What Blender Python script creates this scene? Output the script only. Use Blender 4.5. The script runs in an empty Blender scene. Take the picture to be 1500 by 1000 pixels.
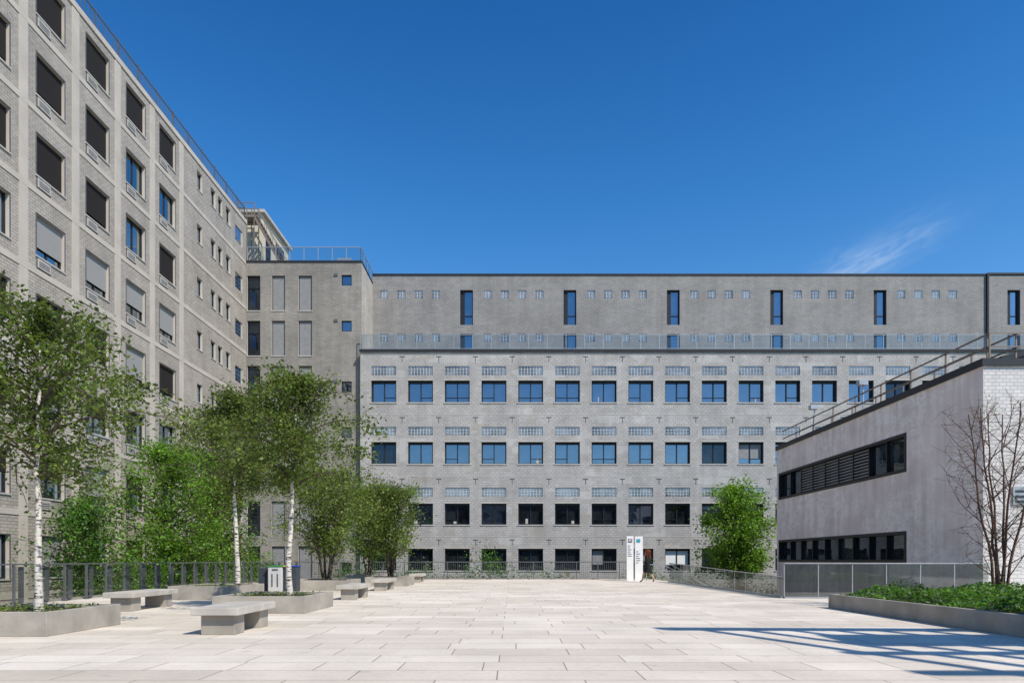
import bpy, math, random, bmesh
import numpy as np
from mathutils import Vector, Matrix
random.seed(5)
sc=bpy.context.scene
sc.view_settings.view_transform='Standard'
sc.view_settings.look='None'
sc.view_settings.exposure=0

# ------------------------------------------------------------ helpers
def empty(name,loc=(0,0,0)):
    e=bpy.data.objects.new(name,None); e.empty_display_size=.3
    sc.collection.objects.link(e); return e
class B:
    def __init__(s): s.v=[]; s.f=[]
    def quad(s,a,b,c,d):
        n=len(s.v); s.v+=[tuple(a),tuple(b),tuple(c),tuple(d)]; s.f.append((n,n+1,n+2,n+3))
    def box(s,x0,x1,y0,y1,z0,z1):
        n=len(s.v)
        s.v+=[(x0,y0,z0),(x1,y0,z0),(x1,y1,z0),(x0,y1,z0),(x0,y0,z1),(x1,y0,z1),(x1,y1,z1),(x0,y1,z1)]
        for q in ((0,3,2,1),(4,5,6,7),(0,1,5,4),(1,2,6,5),(2,3,7,6),(3,0,4,7)): s.f.append(tuple(n+i for i in q))
    def beam(s,p,q,w,h=None):
        h=h or w
        p=Vector(p);q=Vector(q);d=(q-p).normalized()
        up=Vector((0,0,1)) if abs(d.z)<.95 else Vector((0,1,0))
        a=d.cross(up).normalized()*w/2; b=a.cross(d).normalized()*h/2
        n=len(s.v)
        for o in (p,q):
            for k in (a+b,-a+b,-a-b,a-b): s.v.append(tuple(o+k))
        for k in ((0,1,2,3),(7,6,5,4),(0,4,5,1),(1,5,6,2),(2,6,7,3),(3,7,4,0)): s.f.append(tuple(n+i for i in k))
    def tube(s,pts,rs,n=6):
        base=len(s.v)
        for i,p in enumerate(pts):
            p=Vector(p)
            d=(Vector(pts[min(i+1,len(pts)-1)])-Vector(pts[max(i-1,0)])).normalized()
            a=d.orthogonal().normalized() if abs(d.z)<.9 else Vector((1,0,0)).cross(d).normalized()
            b=d.cross(a).normalized()
            for k in range(n):
                t=2*math.pi*k/n
                s.v.append(tuple(p+(a*math.cos(t)+b*math.sin(t))*rs[i]))
        for i in range(len(pts)-1):
            for k in range(n):
                s.f.append((base+i*n+k,base+i*n+(k+1)%n,base+(i+1)*n+(k+1)%n,base+(i+1)*n+k))
    def obj(s,name,mat,parent=None,smooth=False,bevel=0):
        if not s.v: return None
        m=bpy.data.meshes.new(name); m.from_pydata(s.v,[],s.f); m.update()
        m.materials.append(mat)
        if smooth:
            m.polygons.foreach_set('use_smooth',[True]*len(m.polygons))
        o=bpy.data.objects.new(name,m); sc.collection.objects.link(o)
        if parent: o.parent=parent
        if bevel:
            bm=o.modifiers.new('bev','BEVEL'); bm.width=bevel; bm.segments=2
        return o

# ------------------------------------------------------------ materials
def nm(name):
    m=bpy.data.materials.new(name); m.use_nodes=True
    nt=m.node_tree; p=nt.nodes['Principled BSDF']
    return m,nt,p
def c4(c): return (c[0],c[1],c[2],1)
def mul(c,k): return tuple(x*k for x in c)
def mix(nt,typ,fac,a,b):
    n=nt.nodes.new('ShaderNodeMix'); n.data_type='RGBA'; n.blend_type=typ
    for idx,v in ((0,fac),(6,a),(7,b)):
        if isinstance(v,(int,float)): n.inputs[idx].default_value=v
        elif isinstance(v,tuple): n.inputs[idx].default_value=c4(v)
        else: nt.links.new(v,n.inputs[idx])
    return n.outputs[2]
def noise(nt,scale,detail=4,vec=None,rough=.55,scl=None):
    if vec is None:
        vec=nt.nodes.new('ShaderNodeTexCoord').outputs['Object']
    if scl:
        mp=nt.nodes.new('ShaderNodeMapping'); mp.inputs['Scale'].default_value=scl
        nt.links.new(vec,mp.inputs[0]); vec=mp.outputs[0]
    n=nt.nodes.new('ShaderNodeTexNoise'); n.inputs['Scale'].default_value=scale
    n.inputs['Detail'].default_value=detail; n.inputs['Roughness'].default_value=rough
    nt.links.new(vec,n.inputs['Vector']); return n.outputs['Fac']
def ramp(nt,src,stops):
    r=nt.nodes.new('ShaderNodeValToRGB')
    el=r.color_ramp.elements
    while len(el)<len(stops): el.new(.5)
    for e,(p,c) in zip(el,stops):
        e.position=p; e.color=c4(c) if isinstance(c,tuple) else (c,c,c,1)
    nt.links.new(src,r.inputs[0]); return r.outputs[0]
def simple(name,col,rough=.7,metal=0,var=.15,scale=3,bump=0,spec=.3):
    m,nt,p=nm(name)
    f=noise(nt,scale,6)
    a=ramp(nt,f,[(.3,1-var),(.7,1+var*.5)])
    o=mix(nt,'MULTIPLY',1.0,col,a)
    nt.links.new(o,p.inputs['Base Color'])
    p.inputs['Roughness'].default_value=rough; p.inputs['Metallic'].default_value=metal
    p.inputs['Specular IOR Level'].default_value=spec
    if bump:
        b=nt.nodes.new('ShaderNodeBump'); b.inputs['Strength'].default_value=bump; b.inputs['Distance'].default_value=.02
        nt.links.new(noise(nt,scale*12,5),b.inputs['Height']); nt.links.new(b.outputs[0],p.inputs['Normal'])
    return m
def wallvec(nt,axis):
    tc=nt.nodes.new('ShaderNodeTexCoord'); s=nt.nodes.new('ShaderNodeSeparateXYZ'); c=nt.nodes.new('ShaderNodeCombineXYZ')
    nt.links.new(tc.outputs['Object'],s.inputs[0])
    src=s.outputs['Y' if axis=='y' else 'X']
    ad=nt.nodes.new('ShaderNodeMath'); ad.operation='ADD'; ad.inputs[1].default_value=237.31; nt.links.new(src,ad.inputs[0])
    ad2=nt.nodes.new('ShaderNodeMath'); ad2.operation='ADD'; ad2.inputs[1].default_value=100.17; nt.links.new(s.outputs['Y' if axis=='g' else 'Z'],ad2.inputs[0])
    nt.links.new(ad.outputs[0],c.inputs[0]); nt.links.new(ad2.outputs[0],c.inputs[1])
    return c.outputs[0]
def bricktex(nt,vec,c1,c2,mo,bw,bh,ms,off=.5,bias=0,smooth=.1):
    b=nt.nodes.new('ShaderNodeTexBrick'); nt.links.new(vec,b.inputs['Vector'])
    b.inputs['Color1'].default_value=c4(c1); b.inputs['Color2'].default_value=c4(c2); b.inputs['Mortar'].default_value=c4(mo)
    b.inputs['Scale'].default_value=1; b.inputs['Mortar Size'].default_value=ms; b.inputs['Mortar Smooth'].default_value=smooth
    b.inputs['Bias'].default_value=bias; b.inputs['Brick Width'].default_value=bw; b.inputs['Row Height'].default_value=bh
    b.offset=off
    return b
def brick(name,axis,c1,c2,mo,bw=.42,bh=.16,ms=.018,patch=0,patchcol=(.5,.48,.45),light=(.6,.6,.6),stain=.2,bump=.35,k=1.0):
    c1,c2,mo=mul(c1,k),mul(c2,k),mul(mo,k)
    m,nt,p=nm(name); v=wallvec(nt,axis)
    b=bricktex(nt,v,c1,c2,mo,bw,bh,ms)
    o=b.outputs['Color']
    b2=bricktex(nt,v,(.84,.84,.85),(1.08,1.07,1.06),(1,1,1),bw*2,bh*2,0,off=.33)
    o=mix(nt,'MULTIPLY',.45,o,b2.outputs['Color'])
    if patch:
        big=bricktex(nt,v,(0,0,0),(1,1,1),(0,0,0),1.15,.42,0,off=.37)
        nz=noise(nt,.55,3,v)
        f=mix(nt,'MULTIPLY',1.0,big.outputs['Color'],nz)
        f=ramp(nt,f,[(.44,0.0),(.465,1.0)])
        f2=mix(nt,'MULTIPLY',1.0,f,(patch,patch,patch))
        o=mix(nt,'MIX',f2,o,patchcol)
        big=bricktex(nt,v,(0,0,0),(1,1,1),(0,0,0),2.1,.6,0,off=.23)
        nz=noise(nt,.45,3,v)
        f=mix(nt,'MULTIPLY',1.0,big.outputs['Color'],nz)
        f=ramp(nt,f,[(.46,0.0),(.48,.6)])
        o=mix(nt,'MIX',f,o,light)
    st=ramp(nt,noise(nt,.35,6,v),[(.3,1-stain),(.7,1.1)])
    o=mix(nt,'MULTIPLY',1.0,o,st)
    st2=ramp(nt,noise(nt,1.0,5,v,scl=(1.6,.12,1)),[(.3,1-stain*.8),(.65,1.06)])
    o=mix(nt,'MULTIPLY',1.0,o,st2)
    nt.links.new(o,p.inputs['Base Color']); p.inputs['Roughness'].default_value=.62
    p.inputs['Specular IOR Level'].default_value=.3
    bp=nt.nodes.new('ShaderNodeBump'); bp.inputs['Strength'].default_value=bump; bp.inputs['Distance'].default_value=.012
    bp.invert=True
    nt.links.new(b.outputs['Fac'],bp.inputs['Height']); nt.links.new(bp.outputs[0],p.inputs['Normal'])
    return m
def glass_win(name,inner=(.01,.014,.02),tint=(.6,.75,.95),fac=.45,wav=.25):
    m,nt,p=nm(name); out=nt.nodes['Material Output']
    d=nt.nodes.new('ShaderNodeBsdfDiffuse')
    inn=mix(nt,'MULTIPLY',1.0,inner,ramp(nt,noise(nt,.9,2),[(.35,.4),(.65,1.8)]))
    nt.links.new(inn,d.inputs[0])
    g=nt.nodes.new('ShaderNodeBsdfGlossy'); g.inputs['Roughness'].default_value=.02; g.inputs['Color'].default_value=c4(tint)
    mx=nt.nodes.new('ShaderNodeMixShader')
    fr=nt.nodes.new('ShaderNodeFresnel'); fr.inputs[0].default_value=1.5
    ad=nt.nodes.new('ShaderNodeMath'); ad.operation='ADD'; ad.inputs[1].default_value=fac; ad.use_clamp=True
    nt.links.new(fr.outputs[0],ad.inputs[0]); nt.links.new(ad.outputs[0],mx.inputs[0])
    nt.links.new(d.outputs[0],mx.inputs[1]); nt.links.new(g.outputs[0],mx.inputs[2])
    b=nt.nodes.new('ShaderNodeBump'); b.inputs['Strength'].default_value=wav; b.inputs['Distance'].default_value=.02
    nt.links.new(noise(nt,.8,2),b.inputs['Height']); nt.links.new(b.outputs[0],g.inputs['Normal'])
    nt.links.new(mx.outputs[0],out.inputs[0]); return m
def clear_glass(name,tint=(.82,.9,.88),fac=.1):
    m,nt,p=nm(name); out=nt.nodes['Material Output']
    t=nt.nodes.new('ShaderNodeBsdfTransparent'); t.inputs[0].default_value=c4(tint)
    g=nt.nodes.new('ShaderNodeBsdfGlossy'); g.inputs['Roughness'].default_value=.03
    mx=nt.nodes.new('ShaderNodeMixShader'); mx.inputs[0].default_value=fac
    nt.links.new(t.outputs[0],mx.inputs[1]); nt.links.new(g.outputs[0],mx.inputs[2]); nt.links.new(mx.outputs[0],out.inputs[0])
    return m
def leafmat(name,dark,light,trans=(.25,.42,.05),tf=.35):
    m,nt,p=nm(name); out=nt.nodes['Material Output']
    g=nt.nodes.new('ShaderNodeNewGeometry')
    r=ramp(nt,g.outputs['Random Per Island'],[(0,dark),(.75,light),(1,tuple(min(1,x*1.5) for x in light))])
    cl=ramp(nt,noise(nt,1.7,3),[(.35,.5),(.68,1.35)])
    o=mix(nt,'MULTIPLY',1.0,r,cl)
    nt.links.new(o,p.inputs['Base Color']); p.inputs['Roughness'].default_value=.5; p.inputs['Specular IOR Level'].default_value=.35
    t=nt.nodes.new('ShaderNodeBsdfTranslucent'); 
    o2=mix(nt,'MULTIPLY',1.0,cl,trans); nt.links.new(o2,t.inputs[0])
    mx=nt.nodes.new('ShaderNodeMixShader'); mx.inputs[0].default_value=tf
    nt.links.new(p.outputs[0],mx.inputs[1]); nt.links.new(t.outputs[0],mx.inputs[2]); nt.links.new(mx.outputs[0],out.inputs[0])
    return m

M={}
M['brick_left']=brick('brick_warm_grey','y',(.57,.50,.415),(.48,.42,.355),(.32,.285,.245),.34,.14,.017,0,stain=.14,k=.82)
M['brick_sec']=brick('brick_section','x',(.46,.42,.365),(.38,.35,.31),(.28,.26,.23),.34,.14,.018,k=.74)
M['brick_sec_sunlit']=brick('brick_section_sunlit','y',(.60,.55,.47),(.53,.485,.42),(.42,.385,.34),.34,.14,.016,k=.9)  # lighter copy of the section brick, sun on the side face put into colour
M['brick_up']=brick('brick_upper','x',(.44,.41,.38),(.37,.35,.325),(.28,.265,.25),.34,.16,.018,stain=.14,k=.70)
M['brick_low']=brick('brick_lower','x',(.60,.565,.53),(.52,.49,.46),(.40,.38,.36),.34,.18,.02,patch=.6,patchcol=(.34,.31,.27),light=(.49,.47,.445),stain=.14,bump=.2,k=.76)
M['brick_white']=brick('brick_white_glazed','x',(.74,.71,.67),(.64,.615,.585),(.46,.445,.43),.24,.12,.012,stain=.08,k=.88)
M['conc']=simple('concrete_band',(.52,.46,.39),.85,var=.13,scale=.8,bump=.1)
M['conc_l']=simple('concrete_light',(.49,.45,.39),.8,var=.25,scale=2,bump=.15)
M['planter']=simple('planter_concrete',(.37,.335,.285),.85,var=.3,scale=1.6,bump=.25)
M['sill']=simple('sill_stone',(.47,.44,.395),.8)
M['mortar']=simple('block_mortar',(.54,.52,.48),.8)
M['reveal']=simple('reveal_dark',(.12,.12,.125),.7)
M['frame']=simple('frame_black',(.018,.019,.022),.45)
M['dark']=simple('roof_edge_dark',(.03,.03,.034),.5)
M['steel']=simple('galvanised_steel',(.40,.41,.42),.42,metal=.5)
M['steel_d']=simple('steel_dark',(.13,.135,.14),.5,metal=.3)
M['rust']=simple('roof_rail_bronze',(.24,.19,.15),.5,metal=.2)
M['roof']=simple('roof_gravel',(.25,.24,.23),.95)
M['cream']=simple('cream_panel',(.62,.55,.43),.7)
M['soil']=simple('soil',(.045,.035,.025),1,var=.5,scale=12)
M['blind_m']=simple('blind_mid',(.25,.25,.25),.6)
M['white']=simple('white_paint',(.80,.79,.77),.5,var=.05)
M['binw']=simple('bin_light_grey',(.55,.54,.52),.5,var=.1)
M['black']=simple('black_cloth',(.014,.014,.017),.85)
M['skin']=simple('skin',(.48,.28,.2),.55,var=.05)
M['hair']=simple('hair_auburn',(.20,.055,.02),.7,var=.5,scale=40)
M['green']=simple('green_lid',(.03,.28,.05),.5)
M['yellow']=simple('yellow_lid',(.7,.5,.03),.5)
M['blue']=simple('blue_lid',(.03,.08,.4),.5)
M['bin_d']=simple('bin_dark',(.05,.06,.07),.5)
M['ink']=simple('sign_ink',(.03,.05,.07),.6)
M['teal']=simple('sign_teal',(.05,.35,.45),.6)
M['win_sky']=glass_win('window_glass_sky',(.012,.018,.03),(.52,.60,.70),.34)
M['win_grey']=glass_win('window_glass_grey',(.03,.035,.04),(.40,.46,.48),.16)
M['win_dark']=glass_win('window_glass_dark',(.01,.012,.015),(.45,.55,.65),.06)
M['gblock']=glass_win('glass_block',(.15,.17,.19),(.6,.7,.8),.08,wav=.8)
M['rail_glass']=clear_glass('railing_glass',(.78,.82,.81),.08)
M['guard_glass']=clear_glass('guard_glass_tinted',(.50,.55,.52),.14)
def slats(name,c1,c2,rh=.07):
    m,nt,p=nm(name); v=wallvec(nt,'y')
    b=bricktex(nt,v,c1,c1,c2,50,rh,rh*.16)
    nt.links.new(b.outputs['Color'],p.inputs['Base Color']); p.inputs['Roughness'].default_value=.7; p.inputs['Specular IOR Level'].default_value=.15
    return m
M['blind_d']=slats('blind_dark',(.030,.025,.022),(.012,.01,.009))
M['blind_ll']=slats('blind_light_slats',(.33,.32,.305),(.20,.195,.19))
def stained():
    m,nt,p=nm('render_plaster_stained'); v=wallvec(nt,'y')
    base=mix(nt,'MULTIPLY',1.0,(.86,.745,.69),ramp(nt,noise(nt,.6,5,v),[(.3,.86),(.7,1.04)]))
    msk=ramp(nt,noise(nt,.30,3,v),[(.42,0.0),(.54,1.0)])
    o=base
    for sc_,lo in (((.9,1.8,1),.49),((2.2,.9,1),.54)):
        f=noise(nt,1.1,8,v,rough=.75,scl=sc_)
        a=ramp(nt,f,[(lo,0.0),(lo+.02,.9),(lo+.06,.45),(lo+.1,.0)])
        a=mix(nt,'MULTIPLY',1.0,a,msk)
        o=mix(nt,'MIX',a,o,(.97,.92,.88))
    st=ramp(nt,noise(nt,1.0,5,v,scl=(2.5,.15,1)),[(.3,.82),(.6,1.02)])
    o=mix(nt,'MULTIPLY',1.0,o,st)
    nt.links.new(o,p.inputs['Base Color']); p.inputs['Roughness'].default_value=.85
    return m
M['plaster']=stained()
def paving():
    m,nt,p=nm('stone_paving'); v=wallvec(nt,'g')
    b=bricktex(nt,v,(.63,.56,.47),(.74,.67,.575),(.29,.25,.20),1.55,.62,.008,off=.41)
    b.squash=.62; b.squash_frequency=3; b.offset_frequency=2
    b3=bricktex(nt,v,(.92,.90,.87),(1.05,1.05,1.04),(1,1,1),4.65,1.24,0,off=.3)
    o=mix(nt,'MULTIPLY',1.0,b.outputs['Color'],b3.outputs['Color'])
    n1=ramp(nt,noise(nt,.7,7,v),[(.3,.86),(.65,1.05)])
    o=mix(nt,'MULTIPLY',1.0,o,n1)
    n2=ramp(nt,noise(nt,14,5,v),[(.3,.93),(.7,1.04)])
    o=mix(nt,'MULTIPLY',1.0,o,n2)
    n3=ramp(nt,noise(nt,2.6,4,v),[(.64,1.0),(.73,.82)])
    o=mix(nt,'MULTIPLY',1.0,o,n3)
    n4=ramp(nt,noise(nt,9,2,v),[(.75,1.0),(.77,.6)])
    o=mix(nt,'MULTIPLY',1.0,o,n4)
    nt.links.new(o,p.inputs['Base Color']); p.inputs['Roughness'].default_value=.75; p.inputs['Specular IOR Level'].default_value=.25
    bp=nt.nodes.new('ShaderNodeBump'); bp.inputs['Strength'].default_value=.4; bp.inputs['Distance'].default_value=.01; bp.invert=True
    nt.links.new(b.outputs['Fac'],bp.inputs['Height']); nt.links.new(bp.outputs[0],p.inputs['Normal'])
    return m
M['paving']=paving()
M['ground']=simple('ground_grass_asphalt',(.09,.10,.06),.95,var=.3,scale=.2)
def bark_birch():
    m,nt,p=nm('birch_bark')
    f=noise(nt,1.0,4,scl=(6,6,28)); a=ramp(nt,f,[(.40,0.0),(.47,1.0)])
    o=mix(nt,'MIX',a,(.05,.04,.035),(.62,.57,.50)); nt.links.new(o,p.inputs['Base Color']); p.inputs['Roughness'].default_value=.8
    return m
M['birch']=bark_birch()
M['bark']=simple('bark_brown',(.10,.075,.055),.9,var=.4,scale=10)
M['bark_red']=simple('bark_reddish',(.13,.07,.05),.8,var=.3,scale=10)
M['leaf_birch']=leafmat('birch_leaves',(.045,.075,.016),(.12,.175,.03),(.30,.40,.05),.34)
M['leaf_bright']=leafmat('bright_leaves',(.06,.13,.015),(.14,.28,.03),(.36,.60,.04),.36)
M['leaf_deep']=leafmat('deep_leaves',(.03,.08,.014),(.085,.18,.025),(.20,.42,.03),.3)
M['leaf_olive']=leafmat('olive_leaves',(.07,.11,.02),(.15,.21,.04),(.32,.45,.05),.33)

# ------------------------------------------------------------ facade tool
class Fac:
    def __init__(s,O,U,Nn): s.O=Vector(O); s.U=Vector(U); s.N=Vector(Nn); s.Z=Vector((0,0,1))
    def P(s,u,v,w=0): return s.O+s.U*u+s.Z*v+s.N*w
    def box(s,b,u0,u1,v0,v1,w0,w1):
        n=len(b.v)
        for (u,v,w) in ((u0,v0,w0),(u1,v0,w0),(u1,v0,w1),(u0,v0,w1),(u0,v1,w0),(u1,v1,w0),(u1,v1,w1),(u0,v1,w1)): b.v.append(tuple(s.P(u,v,w)))
        for q in ((0,3,2,1),(4,5,6,7),(0,1,5,4),(1,2,6,5),(2,3,7,6),(3,0,4,7)): b.f.append(tuple(n+i for i in q))
    def wall(s,b,rb,u0,u1,v0,v1,ops,depth):
        us=sorted(set([u0,u1]+[round(o[0],4) for o in ops]+[round(o[2],4) for o in ops])); vs=sorted(set([v0,v1]+[round(o[1],4) for o in ops]+[round(o[3],4) for o in ops]))
        us=[u for u in us if u0<=u<=u1]; vs=[v for v in vs if v0<=v<=v1]
        for i in range(len(us)-1):
            cu=(us[i]+us[i+1])/2
            col=[o for o in ops if o[0]<cu<o[2]]
            j=0
            while j<len(vs)-1:
                cv=(vs[j]+vs[j+1])/2
                if any(o[1]<cv<o[3] for o in col): j+=1; continue
                k=j
                while k<len(vs)-1 and not any(o[1]<(vs[k]+vs[k+1])/2<o[3] for o in col): k+=1
                b.quad(s.P(us[i],vs[j]),s.P(us[i+1],vs[j]),s.P(us[i+1],vs[k]),s.P(us[i],vs[k])); j=k
        for o in ops:
            a,c,d,e=o[:4]
            rb.quad(s.P(a,c),s.P(a,e),s.P(a,e,-depth),s.P(a,c,-depth)); rb.quad(s.P(d,c),s.P(d,e),s.P(d,e,-depth),s.P(d,c,-depth))
            rb.quad(s.P(a,c),s.P(d,c),s.P(d,c,-depth),s.P(a,c,-depth)); rb.quad(s.P(a,e),s.P(d,e),s.P(d,e,-depth),s.P(a,e,-depth))

# ------------------------------------------------------------ GROUND + PLAZA
b=B(); b.quad((-3000,-3000,-3.2),(3000,-3000,-3.2),(3000,3000,-3.2),(-3000,3000,-3.2)); b.obj('ground',M['ground'])
pz=empty('plaza_pavement')
b=B(); b.box(-13.7,9.0,-24,43.2,-3.3,0); b.box(9.0,30,-24,22.2,-3.3,-.001); b.obj('paving_slab',M['paving'],pz)
b=B(); b.box(-13.75,9.05,43.2,43.35,-3.3,.06); b.box(-13.9,-13.7,-24,43.2,-3.3,.06); b.obj('edge_kerb',M['planter'],pz)

# ------------------------------------------------------------ LEFT BUILDING
lb=empty('brick_hospital_building')
XL=-21.25
F=Fac((XL,0,0),(0,1,0),(1,0,0))
wall=B(); rev=B(); fr=B(); gsky=B(); gd=B(); bl_d=B(); bl_l=B(); vent=B(); vslot=B(); band=B(); sill=B(); gb=B(); rim=B()
ops=[]
kinds={(1,0):'d',(1,1):'d',(1,2):'d',(1,3):'l',(1,4):'d',(2,0):'d',(2,1):'d',(2,2):'d',(2,3):'l',(2,4):'d',(3,0):'d',(3,1):'g',(3,2):'g',(3,3):'l',(3,4):'l',(4,0):'d',(4,1):'g',(4,2):'d',(4,3):'l',(4,4):'d',(0,0):'d',(0,1):'d',(0,2):'d',(0,3):'k',(0,4):'d'}
cols=[30.49+3.55*(k-1) for k in range(-4,5)]
for ci,k in enumerate(range(-4,5)):
    y0=cols[ci]; y1=y0+1.92
    for r in range(8):
        zt=27.5-3.6*r; zb=zt-1.86
        ops.append((y0,zb,y1,zt))
        kd=kinds.get((k,r),random.choice('dklkk'))
        D=-.24
        F.box(fr,y0,y1,zb,zb+.07,D,D+.07);F.box(fr,y0,y1,zt-.07,zt,D,D+.07)
        F.box(fr,y0,y0+.07,zb+.07,zt-.07,D,D+.07);F.box(fr,y1-.07,y1,zb+.07,zt-.07,D,D+.07)
        F.box(fr,y0+.92,y0+.98,zb+.07,zt-.07,D,D+.06)
        tgt=gsky if kd in 'gl' else gd
        F.box(tgt,y0,y1,zb,zt,D-.05,D+.01)
        if kd=='d': F.box(bl_d,y0+.03,y1-.03,zb+(.0 if random.random()<.6 else .25),zt-.02,-.14,-.12)
        if kd=='l': F.box(bl_l,y0+.03,y1-.03,zb+random.choice([.3,.45,.65]),zt-.02,-.14,-.12)
        if kd=='k' and random.random()<.5: F.box(bl_d,y0+.03,y1-.03,zb+.9,zt-.02,-.14,-.12)
        F.box(sill,y0-.06,y1+.06,zb-.07,zb-.001,-.2,.05)
        F.box(rim,y0-.04,y0-.001,zb,zt+.04,-.02,.03); F.box(rim,y1+.001,y1+.04,zb,zt+.04,-.02,.03); F.box(rim,y0,y1,zt+.001,zt+.04,-.02,.03)
        F.box(rim,y0+.0,y0+.93,zb-.58,zb-.08,-.02,.032)
        F.box(vent,y0+.05,y0+.88,zb-.53,zb-.13,.0,.06); F.box(vslot,y0+.12,y0+.80,zb-.46,zb-.20,.03,.066)
        for q in range(3): F.box(vent,y0+.12,y0+.80,zb-.43+q*.09,zb-.40+q*.09,.05,.074)
small=[(46.05,46.85),(48.15,48.95),(49.35,50.1),(50.7,51.5)]
for (a,c) in small:
    for r in range(8):
        zt=27.55-3.6*r; zb=zt-1.25
        ops.append((a,zb,c,zt))
        F.box(gd,a,c,zb,zt,-.25,-.2); F.box(fr,a,a+.05,zb,zt,-.2,-.15);F.box(fr,c-.05,c,zb,zt,-.2,-.15)
        F.box(sill,a-.04,c+.04,zb-.06,zb-.001,-.1,.04)
for r in range(0,8):
    zt=27.0-3.6*r; a,c=52.4,53.8; zb=zt-1.2
    ops.append((a,zb,c,zt))
    F.box(sill,a,c,zb,zt,-.14,-.10)
    for i in range(5):
        for j in range(4):
            F.box(gb,a+.03+i*.275,a+.27+i*.275,zb+.03+j*.295,zb+.28+j*.295,-.10,-.07)
F.wall(wall,rev,11,54.6,-3.3,28.3,ops,.3)
for r in range(9):
    z=27.5-3.6*r+1.0
    if r==0: continue
    F.box(band,11,54.55,z-.13,z+.13,-.02,.03)
F.box(band,11,54.6,28.02,28.32,-.3,.06)
for y0 in cols+[44.69]:
    F.box(band,y0-1.08,y0-.55,-3.3,28.0,-.02,.026)
wall.obj('walls',M['brick_left'],lb); rev.obj('window_reveals',M['conc'],lb); fr.obj('window_frames',M['frame'],lb); rim.obj('window_surrounds',M['steel_d'],lb)
gsky.obj('window_glass_sky',M['win_grey'],lb); gd.obj('window_glass_dark',M['win_dark'],lb); bl_d.obj('dark_blinds',M['blind_d'],lb)
bl_l.obj('light_blinds',M['blind_ll'],lb); vent.obj('vent_boxes',M['sill'],lb); vslot.obj('vent_slots',M['reveal'],lb)
band.obj('concrete_bands',M['conc'],lb); sill.obj('window_sills',M['sill'],lb); gb.obj('glass_blocks',M['gblock'],lb)
b=B(); b.quad((XL,11,28.3),(XL,54.6,28.3),(-38,54.6,28.3),(-38,11,28.3)); b.obj('roof',M['roof'],lb)
b=B(); b.quad((XL,11,-3.3),(-38,11,-3.3),(-38,11,28.3),(XL,11,28.3)); b.quad((-38,54.6,-3.3),(-38,11,-3.3),(-38,11,28.3),(-38,54.6,28.3)); b.quad((XL,54.6,25),(-38,54.6,25),(-38,54.6,28.3),(XL,54.6,28.3)); b.obj('rear_walls',M['brick_sec'],lb)
b=B()
b.beam((XL-.1,11,29.3),(XL-.1,54.5,29.3),.05); b.beam((XL-.1,11,28.42),(XL-.1,54.5,28.42),.04)
y=11
while y<54.5:
    b.beam((XL-.1,y,28.3),(XL-.1,y,29.45),.03); y+=.30
y=11
while y<54.5:
    b.beam((XL-.1,y,28.3),(XL-.1,y,29.45),.06); y+=2
b.beam((XL-.1,54.5,29.3),(-30,54.5,29.3),.05)
for i in range(12): b.beam((XL-.1-i*.75,54.5,28.3),(XL-.1-i*.75,54.5,29.3),.03)
b.obj('roof_railing',M['steel_d'],lb)
# rooftop penthouse with stair
pb=B(); pb.box(-29,-21.3,58.2,65,25,30.7); pb.obj('penthouse',M['cream'],lb)
pb=B(); pb.box(-29.3,-21.0,57.9,65.3,30.7,30.95); pb.obj('penthouse_roof',M['sill'],lb)
pb=B(); pb.box(-21.28,-21.2,59,60,27,29.4); pb.box(-21.28,-21.2,61.5,63.5,28.6,29.8); pb.obj('penthouse_windows',M['win_dark'],lb)
pb=B()
for i in range(15):
    x=-21.3+i*.17; z=29.6-i*.3
    pb.box(x,x+.24,56.4,57.4,z-.03,z)
for yy in (56.4,57.4):
    pb.beam((-21.3,yy,29.6),(-18.8,yy,25.1),.06,.2); pb.beam((-21.3,yy,30.6),(-18.8,yy,26.1),.05)
    for i in range(0,15,3):
        pb.beam((-21.3+i*.17,yy,29.6-i*.3),(-21.3+i*.17,yy,30.6-i*.3),.035)
    pb.beam((-23.2,yy,30.7),(-21.3,yy,30.7),.05); pb.beam((-23.2,yy,29.6),(-21.3,yy,29.6),.08,.2)
    for xx in (-23.2,-22.5,-21.9,-21.3): pb.beam((xx,yy,25),(xx,yy,30.7),.06)
pb.box(-23.2,-21.3,56.4,57.9,29.55,29.62)
pb.obj('exterior_stair',M['rust'],lb)

# ------------------------------------------------------------ CORNER SECTION
cs=empty('corner_stair_building')
F=Fac((0,54.5,0),(1,0,0),(0,-1,0))
wall=B(); rev=B(); fr=B(); gsky=B(); gd=B(); bl=B(); sill=B(); vt=B()
ops=[]
for r in range(8):
    zt=23.9-3.6*r
    for i,(a,c) in enumerate(((-21.15,-20.1),(-19.18,-18.12),(-17.06,-15.97))):
        ops.append((a,zt-2.8,c,zt))
        F.box(gd,a,c,zt-2.8,zt,-.28,-.22)
        F.box(fr,a,a+.06,zt-2.8,zt,-.22,-.14);F.box(fr,c-.06,c,zt-2.8,zt,-.22,-.14);F.box(fr,a+.06,c-.06,zt-1.0,zt-.94,-.22,-.15);F.box(fr,a+.06,c-.06,zt-.06,zt,-.22,-.14)
        if i: F.box(bl,a+.06,c-.06,zt-2.75,zt-.07,-.17,-.145)
        F.box(sill,a-.05,c+.05,zt-2.87,zt-2.801,-.2,.04)
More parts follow.
